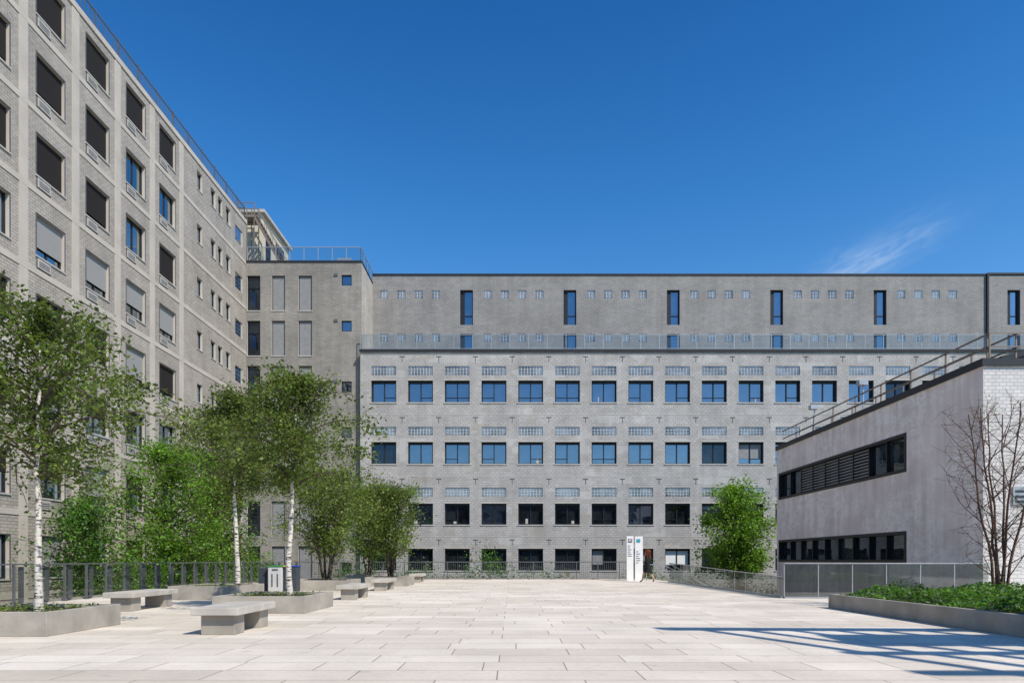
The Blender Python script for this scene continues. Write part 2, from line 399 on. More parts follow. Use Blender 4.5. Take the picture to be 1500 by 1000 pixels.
for zt in (23.95,20.3,15.45,11.8,8.2,4.6,1):
    a,c=-13.62,-12.8
    ops.append((a,zt-.86,c,zt)); F.box(gsky,a,c,zt-.86,zt,-.2,-.15)
    F.box(fr,a,a+.06,zt-.86,zt,-.15,-.06);F.box(fr,c-.06,c,zt-.86,zt,-.15,-.06);F.box(fr,a+.06,c-.06,zt-.06,zt,-.15,-.06);F.box(fr,a+.06,c-.06,zt-.86,zt-.80,-.15,-.06)
    F.box(vt,-14.2,-13.92,zt-.1,zt+.12,-.02,.06)
F.wall(wall,rev,XL,-12.0,-3.3,25.0,ops,.3)
wall.obj('walls',M['brick_sec'],cs); rev.obj('window_reveals',M['conc'],cs); fr.obj('window_frames',M['frame'],cs); gsky.obj('window_glass_sky',M['win_sky'],cs)
gd.obj('window_glass_dark',M['win_dark'],cs); bl.obj('blinds',M['blind_m'],cs); sill.obj('sills',M['sill'],cs); vt.obj('vents',M['steel_d'],cs)
b=B(); b.quad((-12,54.5,-3.3),(-12,66,-3.3),(-12,66,25),(-12,54.5,25)); b.obj('side_wall',M['brick_sec_sunlit'],cs)
b=B(); b.quad((XL,54.5,24.99),(-12,54.5,24.99),(-12,66,24.99),(XL,66,24.99)); b.quad((-38,54.6,24.99),(XL,54.6,24.99),(XL,66,24.99),(-38,66,24.99)); b.obj('roof',M['roof'],cs)
b=B(); b.box(XL+.02,-11.96,54.44,54.6,24.94,25.08); b.box(-12.1,-11.96,54.6,58.7,24.94,25.08); b.obj('coping',M['dark'],cs)
b=B(); g=B()
b.beam((XL,54.6,26.2),(-12.1,54.6,26.2),.05); b.beam((-12.1,54.6,26.2),(-12.1,66,26.2),.05)
for i in range(9):
    x=XL+.1+i*1.13; b.beam((x,54.6,25),(x,54.6,26.2),.05)
for i in range(9): b.beam((-12.1,54.6+i*1.3,25),(-12.1,54.6+i*1.3,26.2),.05)
b.obj('roof_railing',M['steel'],cs)
g.quad((XL,54.6,25.1),(-12.1,54.6,25.1),(-12.1,54.6,26.15),(XL,54.6,26.15)); g.quad((-12.1,54.6,25.1),(-12.1,64,25.1),(-12.1,64,26.15),(-12.1,54.6,26.15)); g.obj('roof_railing_glass',M['rail_glass'],cs)
b=B(); b.box(-18,-16.4,58,59.4,25,26.1); b.box(-14.6,-13.4,57,58,25,26.4); b.obj('roof_equipment',M['steel'],cs)

# ------------------------------------------------------------ MAIN BACK BUILDING
mb=empty('grey_brick_main_building')
F=Fac((0,58.7,0),(1,0,0),(0,-1,0))
wall=B(); rev=B(); fr=B(); gsky=B(); gd=B(); gb=B(); mo=B()
ops=[]
wx=[-4.46+8.89*k for k in range(5)]+[42.6,51.5]
for x in wx:
    ops.append((x,21.4,x+1.1,24.4)); ops.append((x,17.8,x+1.1,20.65))
    for (z0,z1) in ((21.4,24.4),(17.8,20.65)):
        F.box(gsky,x+.38,x+1.1,z0,z1,-.34,-.3); F.box(fr,x,x+.38,z0,z1,-.34,-.2)
        F.box(fr,x+1.02,x+1.1,z0,z1,-.3,-.2); F.box(fr,x+.38,x+1.02,z1-.08,z1,-.3,-.2); F.box(fr,x+.38,x+1.02,z0+.8,z0+.86,-.3,-.22)
def gblocks(x,z,nx,nz,s):
    ops.append((x,z,x+nx*s,z+nz*s)); F.box(mo,x,x+nx*s,z,z+nz*s,-.12,-.05)
    for i in range(nx):
        for j in range(nz):
            F.box(gb,x+i*s+.03,x+(i+1)*s-.03,z+j*s+.03,z+(j+1)*s-.03,-.06,-.03)
for k in range(-1,6):
    for j in range(4):
        x=-4.46+8.89*k+2.0+j*1.485
        if x<-11.9: continue
        if k==5 and x>42: x+=3.0
        if 40.3<x<42.7: continue
        gblocks(x,23.67,3,3,.235); gblocks(x,19.95,3,3,.235)
F.wall(wall,rev,-12,70,17.7,25.66,ops,.35)
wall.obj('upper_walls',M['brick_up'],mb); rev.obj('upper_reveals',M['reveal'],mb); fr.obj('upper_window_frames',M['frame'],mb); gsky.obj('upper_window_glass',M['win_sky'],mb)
gb.obj('upper_glass_blocks',M['gblock'],mb); mo.obj('upper_block_mortar',M['mortar'],mb)
b=B(); b.box(-12,40.75,58.62,58.9,25.66,25.78); b.box(40.9,70,58.62,58.9,25.70,25.86); b.box(40.75,40.9,58.5,58.75,17.7,25.8); b.obj('roof_coping_and_downpipe',M['dark'],mb)
b=B(); b.quad((-12,58.7,25.66),(70,58.7,25.66),(70,75,25.66),(-12,75,25.66)); b.quad((-12,54,17.76),(70,54,17.76),(70,58.7,17.76),(-12,58.7,17.76)); b.obj('roofs',M['roof'],mb)
b=B(); b.quad((-12,54,-3.3),(-12,54.5,-3.3),(-12,54.5,17.76),(-12,54,17.76)); b.quad((70,54,-3.3),(70,58.7,-3.3),(70,58.7,25.6),(70,54,17.76)); b.obj('end_walls',M['brick_sec_sunlit'],mb)
F=Fac((0,54.0,0),(1,0,0),(0,-1,0))
wall=B(); rev=B(); fr=B(); gsky=B(); gd=B(); gb=B(); mo=B(); sill=B(); anc=B(); blw=B(); blg=B(); inter=B()
ops=[]
S=18.52
def zz(y): return 1.25+(819-y)/S
rows=[(557,589,536,549),(647,679,625,637),(737,768,714,727),(803,835,None,None)]
for c in range(27):
    x0=(543-750)/S+c*53.8/S+.05; x1=x0+1.97
    for r,(yt,yb,st,sb) in enumerate(rows):
        zt,zb=zz(yt),zz(yb)
        ops.append((x0,zb,x1,zt))
        D=-.36
        q=random.random()
        tgt=gsky if (r<2 and q<.88) or (r==2 and q<.35) else gd
        tlt=random.uniform(-.012,.012)
        F.box(tgt,x0,x0+.98,zb,zt,D-.04,D+tlt); F.box(tgt,x0+.98,x1,zb,zt,D-.04,D-tlt)
        F.box(fr,x0,x1,zt-.16,zt,D,D+.16);F.box(fr,x0,x1,zb,zb+.08,D,D+.1)
        F.box(fr,x0,x0+.09,zb+.08,zt-.16,D,D+.1);F.box(fr,x1-.09,x1,zb+.08,zt-.16,D,D+.1)
        F.box(fr,x0+.95,x0+1.02,zb+.08,zt-.16,D,D+.09)
        if random.random()<.5: F.box(fr,x0+.09,x0+.95,zb+.40,zb+.44,D,D+.07)
        if random.random()<.4: F.box(fr,x0+1.02,x1-.09,zb+.40,zb+.44,D,D+.07)
        q=random.random()
        if q<.16:
            h=random.choice([.3,.5,.8,1.1]); half=random.random()<.5
            F.box(blw if q<.03 else blg,x0+.09,(x0+.95 if half else x1-.09),zt-.16-h,zt-.16,D+.015,D+.04)
        elif q<.36:
            xx=x0+random.uniform(.2,1.5); F.box(inter,xx,xx+random.uniform(.08,.3),zb+.08,zb+random.uniform(.2,.5),D+.012,D+.03)
        F.box(sill,x0-.08,x1+.08,zb-.09,zb-.001,-.3,.05)
        F.box(sill,x0-.1,x1+.1,zt+.001,zt+.10,-.02,.02)
        if st:
            a,bb=zz(sb),zz(st)
            ops.append((x0+.02,a,x1-.02,bb)); F.box(mo,x0+.02,x1-.02,a,bb,-.14,-.06)
            nx=8; sx=(x1-x0-.04)/nx; sz=(bb-a)/3
            for i in range(nx):
                for j in range(3):
                    F.box(gb,x0+.02+i*sx+.028,x0+.02+(i+1)*sx-.028,a+j*sz+.028,a+(j+1)*sz-.028,-.07,-.04)
    xm=x0-(53.8/S-1.97)/2
    for ya in (522,611,701,790):
        z=zz(ya)
        if c>0:
            F.box(anc,xm-.02,xm+.02,z-.42,z,-.02,.02); F.box(anc,xm-.2,xm+.2,z-.025,z+.025,-.02,.025)
F.wall(wall,rev,-12,70,-3.3,17.76,ops,.4)
for z in (zz(519),zz(607),zz(697),zz(786)):
    F.box(sill,-12,70,z-.02,z+.02,-.02,.012)
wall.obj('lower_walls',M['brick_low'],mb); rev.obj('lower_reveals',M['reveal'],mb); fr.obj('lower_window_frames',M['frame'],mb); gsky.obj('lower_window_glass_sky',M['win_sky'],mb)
gd.obj('lower_window_glass_dark',M['win_dark'],mb); gb.obj('lower_glass_blocks',M['gblock'],mb); mo.obj('lower_block_mortar',M['mortar'],mb); sill.obj('sills_and_string_courses',M['sill'],mb)
anc.obj('wall_anchors',M['reveal'],mb); blw.obj('white_blinds',M['white'],mb); blg.obj('grey_blinds',M['blind_m'],mb); inter.obj('window_items',M['sill'],mb)
b=B(); b.box(-12.05,70,53.86,54.1,17.66,17.84); b.obj('terrace_coping',M['dark'],mb)
b=B(); g=B()
b.beam((-12,54.1,19.05),(70,54.1,19.05),.05); b.beam((-12,54.1,17.95),(70,54.1,17.95),.035)
for i in range(56): b.beam((-12+i*1.48,54.1,17.8),(-12+i*1.48,54.1,19.05),.045)
g.quad((-12,54.1,17.97),(70,54.1,17.97),(70,54.1,19),(-12,54.1,19)); b.obj('terrace_railing',M['steel'],mb); g.obj('terrace_railing_glass',M['rail_glass'],mb)

# ------------------------------------------------------------ RIGHT BUILDING
rbd=empty('plastered_low_building')
XR=15.6; YN=22.6; YF=40.2; ZT=7.65
F=Fac((XR,0,0),(0,1,0),(-1,0,0))
wall=B(); rev=B(); fr=B(); gd=B(); lou=B(); gs=B()
ops=[(27.0,4.72,39.9,6.27),(27.0,1.12,39.9,2.38),(24,-2.2,25.5,-.4)]
F.wall(wall,rev,YN,YF,-3.3,ZT,ops,.25)
for (a,z0,c,z1) in ops[:2]:
    F.box(fr,a,c,z0,z0+.13,-.2,.03);F.box(fr,a,c,z1-.13,z1,-.2,.03);F.box(fr,a,a+.13,z0+.13,z1-.13,-.2,.03);F.box(fr,c-.13,c,z0+.13,z1-.13,-.2,.03)
    n=9; w=(c-a-.26)/n
    for i in range(n):
        u=a+.13+i*w
        F.box(fr,u-.03,u+.03,z0+.13,z1-.13,-.2,-.05)
        if z0>3 and 2<=i<=6:
            F.box(gd,u+.03,u+w-.03,z0+.13,z1-.13,-.24,-.2)
            for k in range(9):
                z=z0+.2+k*.14; F.box(lou,u+.04,u+w-.04,z,z+.05,-.18,-.08)
        else: F.box(gs if (i%3==0) else gd,u+.03,u+w-.03,z0+.13,z1-.13,-.24,-.2)
wall.obj('side_wall',M['plaster'],rbd); rev.obj('reveals',M['reveal'],rbd); fr.obj('window_frames',M['frame'],rbd); gd.obj('window_glass_dark',M['win_dark'],rbd); gs.obj('window_glass',M['win_grey'],rbd); lou.obj('louvres',M['blind_m'],rbd)
b=B(); b.quad((XR,YN,-3.3),(34,YN,-3.3),(34,YN,ZT),(XR,YN,ZT)); b.obj('front_wall',M['brick_white'],rbd)
b=B(); b.quad((XR,YF,-3.3),(34,YF,-3.3),(34,YF,ZT),(XR,YF,ZT)); b.quad((34,YN,-3.3),(34,YF,-3.3),(34,YF,ZT),(34,YN,ZT)); b.obj('rear_walls',M['conc_l'],rbd)
b=B(); b.box(XR-.08,XR+.25,YN-.08,YF+.05,ZT,ZT+.24); b.box(XR+.25,34,YN-.08,YN+.25,ZT,ZT+.24); b.obj('parapet_cap',M['dark'],rbd)
b=B(); b.box(XR+.25,34,YN+.25,YF,ZT-.1,ZT+.05); b.obj('roof',M['roof'],rbd)
b=B()
for xr in (XR+.35,XR+1.3):
    for h in (.95,.5): b.beam((xr,YN+.2,ZT+.2+h),(xr,YF,ZT+.2+h),.05)
    y=YN+.3
    while y<YF: b.beam((xr,y,ZT),(xr,y,ZT+1.15),.05); y+=2.2
b.beam((XR+.35,YN+.2,ZT+1.15),(30,YN+.2,ZT+1.15),.04); b.beam((XR+.35,YN+.2,ZT+.7),(30,YN+.2,ZT+.7),.04)
for i in range(7): b.beam((XR+.35+i*2,YN+.2,ZT),(XR+.35+i*2,YN+.2,ZT+1.15),.045)
b.obj('roof_railings',M['rust'],rbd)
b=B(); 
b.beam((17.3,24.5,8.35),(34,24.5,12.0),.8,.16) ; b.obj('roof_canopy',M['dark'],rbd)
b=B(); b.box(18.2,34,24.6,30,7.7,8.5); b.obj('roof_plant_room',M['sill'],rbd)
b=B()
for (y,z) in ((36,8.6),(31,8.6)):
    b.beam((XR+.35,y,ZT),(XR+.35,y,ZT+1.5),.05); b.box(XR+.1,XR+.5,y-.15,y+.15,ZT+1.5,ZT+1.72)
b.obj('floodlights',M['steel'],rbd)
sg=empty('wall_sign')
b=B(); b.box(16.55,17.6,YN-.06,YN-.01,3.05,3.65); b.obj('panel',M['steel'],sg)
b=B()
for i in range(3): b.box(16.62,17.3,YN-.07,YN-.055,3.12+i*.17,3.2+i*.17)
b.obj('lettering',M['ink'],sg)

# unseen building added behind the camera to darken reflections in low windows
bb=empty('unseen_reflection_building')
F=Fac((0,-34,0),(1,0,0),(0,1,0)); wall=B(); rev=B(); gd=B(); ops=[]
for i in range(20):
    for r in range(4): 
        x=-39+i*4; z=-.8+r*3.4; ops.append((x,z,x+2,z+1.8)); F.box(gd,x,x+2,z,z+1.8,-.3,-.25)
F.wall(wall,rev,-42,42,-3.3,13,ops,.3); wall.obj('walls',M['brick_up'],bb); rev.obj('reveals',M['reveal'],bb); gd.obj('windows',M['win_dark'],bb)
b=B(); b.quad((-42,-34,13),(42,-34,13),(42,-50,13),(-42,-50,13)); b.obj('roof',M['roof'],bb)

# invented off-frame canopy, added only to throw the shadow at lower right
cn=empty('unseen_shadow_canopy'); b=B()
zc=10; dy=-1.7
b.box(13.3,22,-3.5,4.6+dy,zc,zc+.2)
b.box(11.4,22,5.2+dy,6.6+dy,zc-.1,zc+.1)
b.beam((9.0,7.6+dy,zc),(22,7.1+dy,zc),.34)
for i in range(7):
    x=9.8+i*.75; b.beam((x,7.3+dy,zc+.1),(x+2.6,1.5+dy,zc+.1),.17)
for yy in (1.0,2.8,4.4): b.beam((10.8,yy+dy,zc),(19,yy+dy,zc),.22)
for (x,y) in ((13.6,-3),(21.8,-3),(13.6,6.0+dy),(21.8,6.0+dy)): b.beam((x,y,0),(x,y,zc),.25)
b.obj('frame',M['steel_d'],cn)

# ------------------------------------------------------------ railings
gr=empty('glass_railing'); b=B(); g=B()
XR0=-13.5
y=8
while y<43: 
    b.box(XR0-.03,XR0+.03,y-.025,y+.025,0,1.12); b.box(XR0-.06,XR0+.06,y-.05,y+.05,0,.03)
    b.box(XR0-.10,XR0-.07,y+.30,y+.48,.05,1.05)
    y+=1.05
    g.quad((XR0,y-.98,.1),(XR0,y-.07,.1),(XR0,y-.07,1.02),(XR0,y-.98,1.02))
b.beam((XR0,8,1.12),(XR0,42.9,1.12),.05,.04)
b.obj('posts_and_handrail',M['steel_d'],gr); g.obj('glass',M['rail_glass'],gr)
gr=empty('steel_railing'); b=B()
x=-13.5
while x<8.1:
    b.box(x-.02,x+.02,42.9,42.96,0,1.1); x+=1.35
x=-13.5
while x<8.0:
    b.box(x-.007,x+.007,42.92,42.935,.1,1.05); x+=.12
b.beam((-13.5,42.93,1.1),(8,42.93,1.1),.05); b.beam((-13.5,42.93,.1),(8,42.93,.1),.03)
b.obj('rails_and_pickets',M['steel_d'],gr)
gr=empty('stair_glass_guard'); b=B(); g=B()
n=13
for i in range(n):
    ya=22.1+(38.2-22.1)*i/n; yb=22.1+(38.2-22.1)*(i+1)/n
    za=.66+(1.04-.66)*i/n; zb=.66+(1.04-.66)*(i+1)/n
    g.quad((8.8,ya+.02,.06),(8.8,yb-.02,.06),(8.8,yb-.02,zb),(8.8,ya+.02,za))
    b.beam((8.82,ya,0),(8.82,ya,za),.025)
b.beam((8.8,22.1,.68),(8.8,38.2,1.06),.045,.03); b.box(8.72,8.88,22.1,38.2,0,.07)
b.obj('steel_frame',M['steel'],gr); g.obj('glass',M['guard_glass'],gr)
gr=empty('glass_guard_railing'); b=B(); g=B()
for i in range(6):
    xa=8.8+i*1.1; xb=xa+1.1
    g.quad((xa+.02,22.05,.05),(xb-.02,22.05,.05),(xb-.02,22.05,1.1),(xa+.02,22.05,1.1)); b.beam((xa,22.07,0),(xa,22.07,1.12),.025)
b.beam((8.8,22.05,1.13),(15.5,22.05,1.13),.045,.035); b.box(8.8,15.5,22.0,22.1,0,.05)
b.obj('steel_frame',M['steel'],gr); g.obj('glass',M['guard_glass'],gr)
st=empty('plaza_staircase'); b=B()
for i in range(20): b.box(9.06+i*.3,9.06+(i+1)*.3,38.6,42.6,-3.3,-.16*(i+1))
b.obj('steps',M['planter'],st)
b=B()
for yy in (38.5,40.6,42.7):
    b.beam((8.0,yy,.95),(9.0,yy,.95),.05); b.beam((9.0,yy,.95),(15,yy,-2.25),.05); b.beam((9.0,yy,.6),(15,yy,-2.6),.035)
    for i in range(6): b.beam((8.0+i*1.2,yy,-.3-(i*.6 if i>0 else 0)),(8.0+i*1.2,yy,.95-max(0,(i*1.2-1.0))*.533),.04)
b.obj('handrails',M['steel'],st)

# ------------------------------------------------------------ benches
def bench(x0,x1,y0,y1):
    e=empty('concrete_bench')
    b=B(); b.box(x0,x1,y0,y1,.33,.46); b.obj('seat',M['conc_l'],e,bevel=.012)
    b=B()
    b.box(x0+.12,x1-.10,y0+.12,y0+.12+.42,-.0,.329); b.box(x0+.12,x1-.10,y1-.12-.42,y1-.12,-.0,.329); b.obj('legs',M['planter'],e,bevel=.01)
bench(-5.28,-4.5,11.2,13.0)
bench(-9.78,-9.05,16.3,18.5)
bench(-5.42,-4.75,21.0,23.1)
bench(-5.6,-4.92,27.0,29.1)
bench(-5.6,-4.9,37.0,39.0)
def planter(x0,x1,y0,y1,h=.42,name='concrete_planter'):
    e=empty(name); t=.1; b=B()
    b.box(x0,x1,y0,y0+t,0,h);b.box(x0,x1,y1-t,y1,0,h);b.box(x0,x0+t,y0+t,y1-t,0,h);b.box(x1-t,x1,y0+t,y1-t,0,h)
    b.obj('walls',M['planter'],e,bevel=.01)
    b=B(); b.box(x0+t,x1-t,y0+t,y1-t,0,h-.06); b.obj('soil',M['soil'],e)
planter(-9.75,-7.54,11.06,13.16,.40)
planter(-6.95,-4.79,15.8,18.3,.40)
planter(-10.7,-8.6,21.2,23.7,.42)
planter(-8.7,-6.6,27.3,29.8,.42)
planter(-6.9,-4.9,32,34.3,.42)
planter(-8.9,-6.9,36.5,38.6,.42)
planter(8.2,15.9,3,17.7,.36)

rb=empty('recycling_bins')
b=B(); b.box(-8.55,-8.05,23.9,24.35,0.0,1.0); b.obj('white_bin_body',M['binw'],rb,bevel=.02)
b=B(); b.box(-8.0,-7.55,23.95,24.35,0,1.0); b.box(-8.95,-8.62,24.1,24.4,0,.95); b.obj('dark_bin_body',M['bin_d'],rb,bevel=.02)
b=B(); b.box(-8.57,-8.03,23.88,24.37,1.0,1.04); b.obj('green_lid',M['green'],rb)
b=B(); b.box(-8.02,-7.78,23.93,24.37,1.0,1.04); b.obj('yellow_lid',M['yellow'],rb)
b=B(); b.box(-7.775,-7.53,23.93,24.37,1.0,1.04); b.obj('blue_lid',M['blue'],rb)
b=B(); b.box(-8.42,-8.38,23.885,23.9,.3,.75); b.box(-8.23,-8.19,23.885,23.9,.3,.75); b.box(-8.4,-8.2,23.885,23.9,.87,.92); b.obj('label',M['steel_d'],rb)
ts=empty('totem_sign')
b=B(); b.box(6.72,7.12,40.0,40.12,.0,2.62); b.box(7.2,7.66,39.95,40.07,0,2.6); b.obj('panels',M['white'],ts,bevel=.01)
b=B()
for i in range(6): 
    b.box(6.78,6.78+random.uniform(.12,.28),39.985,40.0,2.05-i*.12,2.08-i*.12)
    b.box(7.27,7.27+random.uniform(.12,.3),39.935,39.95,1.7-i*.13,1.73-i*.13)
b.box(6.8,7.04,39.985,40,2.25,2.29);b.box(6.8,6.84,39.985,40,2.29,2.48);b.box(6.9,6.94,39.985,40,2.29,2.48);b.box(7.0,7.04,39.985,40,2.29,2.48)
b.obj('lettering',M['ink'],ts)
b=B(); b.box(7.28,7.5,39.935,39.95,2.25,2.45); b.obj('logo',M['teal'],ts)

# ------------------------------------------------------------ leaves and trees
def leaves_obj(name,C,size,mat,parent,seed,updir=.5,asp=.62):
    rng=np.random.default_rng(seed); n=len(C)
    nrm=rng.normal(size=(n,3)); nrm[:,2]=np.abs(nrm[:,2])*.8+updir
    nrm/=np.linalg.norm(nrm,axis=1)[:,None]
    t=rng.normal(size=(n,3)); t-=nrm*(t*nrm).sum(1)[:,None]; t/=np.linalg.norm(t,axis=1)[:,None]
    s=np.cross(nrm,t); L=(size*rng.uniform(.65,1.3,n))[:,None]
    V=np.empty((n,4,3)); V[:,0]=C-t*L*.5; V[:,1]=C+s*L*.5*asp+nrm*L*.08; V[:,2]=C+t*L*.55; V[:,3]=C-s*L*.5*asp+nrm*L*.08
    m=bpy.data.meshes.new(name); m.vertices.add(n*4); m.vertices.foreach_set('co',V.reshape(-1))
    m.loops.add(n*4); m.loops.foreach_set('vertex_index',np.arange(n*4,dtype=np.int32))
    m.polygons.add(n); m.polygons.foreach_set('loop_start',np.arange(0,n*4,4,dtype=np.int32)); m.polygons.foreach_set('loop_total',np.full(n,4,dtype=np.int32))
    m.update(calc_edges=True); m.materials.append(mat)
    o=bpy.data.objects.new(name,m); sc.collection.objects.link(o); o.parent=parent; return o
def tree(name,x,y,z0,H,cb,R,nl,ls,bark,leaf,tr,seed,stems=1,limbs=26,up=.55,droop=.5,prof=None,spread=.16,lean=(0,0),gap=0.0,twigs=2):
    rd=random.Random(seed); e=empty(name); b=B(); b2=B(); pts=[]
    prof=prof or (lambda t: (math.sin(math.pi*min(1,(.18+.80*t)))**.8))
    for s in range(stems):
        a0=2*math.pi*s/max(1,stems)+rd.random(); sp=0 if stems==1 else R*.33
        tp=[];rs=[];K=10
        wx=wy=0
        for i in range(K+1):
            t=i/K; wx+=rd.uniform(-.045,.045); wy+=rd.uniform(-.045,.045)
            tp.append(Vector((x+wx+lean[0]*t+math.cos(a0)*sp*t+(.08*math.cos(a0) if stems>1 else 0),y+wy+lean[1]*t+math.sin(a0)*sp*t+(.08*math.sin(a0) if stems>1 else 0),z0+H*.97*t)))
            rs.append(tr*(1-.9*t)+.008)
        rs[0]*=1.25
        b.tube(tp,rs,9)
        nL=limbs//stems
        for k in range(nL):
            t=(k+rd.random()*.8)/nL; h=cb+(H-cb)*t*.96
            q=h/(H*.97)*K; i=min(K-1,int(q)); base=tp[i].lerp(tp[i+1],q-i)
            az=k*2.399+rd.uniform(-.4,.4)+s; L=R*prof(t)*rd.uniform(.55,1.15)/(1 if stems==1 else 1.15)
            d=Vector((math.cos(az),math.sin(az),up+.5*t+rd.uniform(-.1,.2)))
            d.normalize(); p=base.copy(); lp=[p.copy()]; r0=max(.010,tr*.38*(1-.6*t)); nseg=6
            for j in range(nseg):
                d=(d+Vector((rd.uniform(-.18,.18),rd.uniform(-.18,.18),-droop*.22*(j/nseg)*2))).normalized()
                p=p+d*L*1.12/nseg; lp.append(p.copy())
            b2.tube(lp,[r0*(1-.85*j/nseg)+.003 for j in range(nseg+1)],5)
            lw=rd.choice([.2,.7,1,1,1.6]) if gap else 1
            for j in range(1,nseg+1):
                for w in range(twigs if j<nseg else twigs+1):
                    td=Vector((rd.gauss(0,1),rd.gauss(0,1),rd.gauss(.1,.6)-droop*.5)).normalized(); tl=L*rd.uniform(.16,.36)+.12
                    p0=lp[j]; p1=p0+td*tl*.5; p2=p1+(td+Vector((0,0,-droop*.8))).normalized()*tl*.5
                    b2.tube([p0,p1,p2],[.005,.004,.002],3)
                    wgt=rd.choice([.15,.5,1,1,1.6])*lw
                    pts.append((p0,p1,p2,wgt))
    b.obj('trunk',bark,e,smooth=True); b2.obj('branches',M['bark'] if bark==M['birch'] else bark,e,smooth=True)
    if nl:
        rng=np.random.default_rng(seed); W=np.array([p[3] for p in pts]); W/=W.sum(); idx=rng.choice(len(pts),nl,p=W)
        A=np.array([[tuple(p[0]),tuple(p[1]),tuple(p[2])] for p in pts])[idx]
        t=rng.uniform(0,1,nl)[:,None]*2
        C=np.where(t<1,A[:,0]*(1-t)+A[:,1]*t,A[:,1]*(2-t)+A[:,2]*(t-1))+rng.normal(size=(nl,3))*spread*np.array([1,1,.85])
        C=C[C[:,2]>z0+cb*.55]
        leaves_obj('foliage',C,ls,leaf,e,seed)
    return e
def mass(name,blobs,n,ls,leaf,seed,clump=.3,nclump=26,hol=.45):
    e=empty(name); rng=np.random.default_rng(seed); Cs=[]; b=B()
    vol=np.array([bl[3]*bl[4]*bl[5] for bl in blobs])**.8; vol=vol/vol.sum()
    for bl,w in zip(blobs,vol):
        c=np.array(bl[:3]); r=np.array(bl[3:6]); k=nclump
        d=rng.normal(size=(k,3)); d/=np.linalg.norm(d,axis=1)[:,None]; rad=rng.uniform(hol,1.0,k)[:,None]
        cc=c+d*rad*r
        m=int(n*w); idx=rng.integers(0,k,m); s=clump*rng.uniform(.6,1.2,k)[idx][:,None]
        P=cc[idx]+rng.normal(size=(m,3))*s*np.minimum(r,r.mean())
        Cs.append(P)
        for q in cc[::2]:
            base=Vector((c[0]+(q[0]-c[0])*.15,c[1]+(q[1]-c[1])*.15,c[2]-r[2]))
            mid=base.lerp(Vector(q),.5)+Vector((0,0,.15)); b.tube([base,mid,Vector(q)],[.03,.02,.006],4)
    b.obj('stems',M['bark'],e)
    leaves_obj('foliage',np.concatenate(Cs),ls,leaf,e,seed)
    return e
bir=(M['birch'],M['leaf_birch'])
tree('birch_tree',-8.42,12.1,.3,5.25,2.4,2.5,13000,.085,*bir,.06,11,limbs=32,droop=.85,up=.40,spread=.13,gap=1)
tree('birch_tree',-5.55,17.0,.3,5.4,2.7,2.1,12500,.09,*bir,.07,12,limbs=32,droop=.85,up=.46,spread=.14,gap=1,lean=(.15,0))
tree('birch_tree',-9.2,22.8,.3,6.2,3.1,2.6,12500,.10,*bir,.08,13,limbs=32,droop=.75,up=.5,spread=.18,gap=1)
tree('multi_stem_tree',-7.8,28.6,.3,4.6,.9,2.45,14000,.105,M['bark'],M['leaf_olive'],.05,14,stems=4,limbs=44,droop=.3,up=.7,spread=.24,gap=1)
tree('multi_stem_tree',-5.9,33.2,.3,4.4,.9,1.85,11500,.115,M['bark'],M['leaf_birch'],.05,15,stems=4,limbs=40,droop=.3,up=.7,spread=.24,gap=1)
tree('multi_stem_tree',-7.9,37.6,.3,4.6,.9,1.9,7000,.14,M['bark'],M['leaf_deep'],.05,16,stems=4,limbs=36,droop=.3,up=.8,spread=.22)
tree('locust_tree',-16.0,31.5,-3.2,9.6,3.2,3.1,15000,.14,M['bark'],M['leaf_bright'],.13,17,limbs=40,droop=.3,up=.4,spread=.28,gap=1)
tree('birch_tree',-15.8,37,-3.2,11.8,4.5,2.6,11000,.15,M['birch'],M['leaf_birch'],.13,18,limbs=36,droop=.5,up=.6,spread=.26,gap=1)
tree('locust_tree',-17.5,40.5,-3.2,9.0,3,2.8,8000,.17,M['bark'],M['leaf_deep'],.12,19,limbs=34,droop=.3,up=.5,spread=.3,gap=1)
tree('ornamental_tree',-16.8,26.5,-3.2,6.4,2.5,2.0,8000,.13,M['bark'],M['leaf_deep'],.1,20,limbs=34,droop=.3,up=.5,spread=.3,gap=1)
mass('shrub_border',[(-15.6,27,-.6,1.6,2.5,2.5),(-15.8,31.5,-.4,1.8,2.6,2.8),(-15.8,36,-.6,1.8,2.8,2.6),(-15.8,41,-.8,1.8,2.5,2.4)],34000,.13,M['leaf_bright'],21,clump=.20,nclump=44,hol=.5)
mass('hedge',[(-11,46.2,-1.0,2.2,1.2,2.2),(-6.5,46.2,-1.0,2.2,1.2,2.2),(-2.4,46.0,-.4,2.5,1.2,2.3),(2.5,46.4,-1.6,2.2,1.2,2.0),(8.9,46,-.6,1.3,1.2,2.4)],20000,.15,M['leaf_deep'],22,clump=.22,nclump=40)
mass('shrub_border',[(11.5,46.5,-1.4,2,1.2,2),(15.8,45,-1.6,2,1.2,1.8)],9000,.15,M['leaf_olive'],24,clump=.22,nclump=34)
tree('round_maple_tree',15.5,47,-3.2,9.0,3.0,2.5,17000,.19,M['bark'],M['leaf_bright'],.14,25,limbs=50,droop=.2,up=.45,spread=.30,prof=lambda t: math.sin(math.pi*(.22+.70*t))**.6,gap=1)
tree('bare_twiggy_tree',11.6,16.2,.25,4.7,.5,1.9,350,.05,M['bark_red'],M['leaf_olive'],.028,26,stems=6,limbs=60,droop=-.1,up=.9,spread=.05)
rng=np.random.default_rng(8)
e=empty('groundcover_plants')
n=26000
P=np.stack([rng.uniform(8.35,15.8,n),rng.uniform(8,17.55,n),np.zeros(n)],1)
h=.16+.09*np.sin(P[:,0]*2.3+np.sin(P[:,1]*1.7)*2)+.07*np.sin(P[:,1]*3.1+P[:,0])
edge=np.clip((P[:,0]-8.3)/.5,.25,1)*np.clip((17.65-P[:,1])/.4,.3,1)
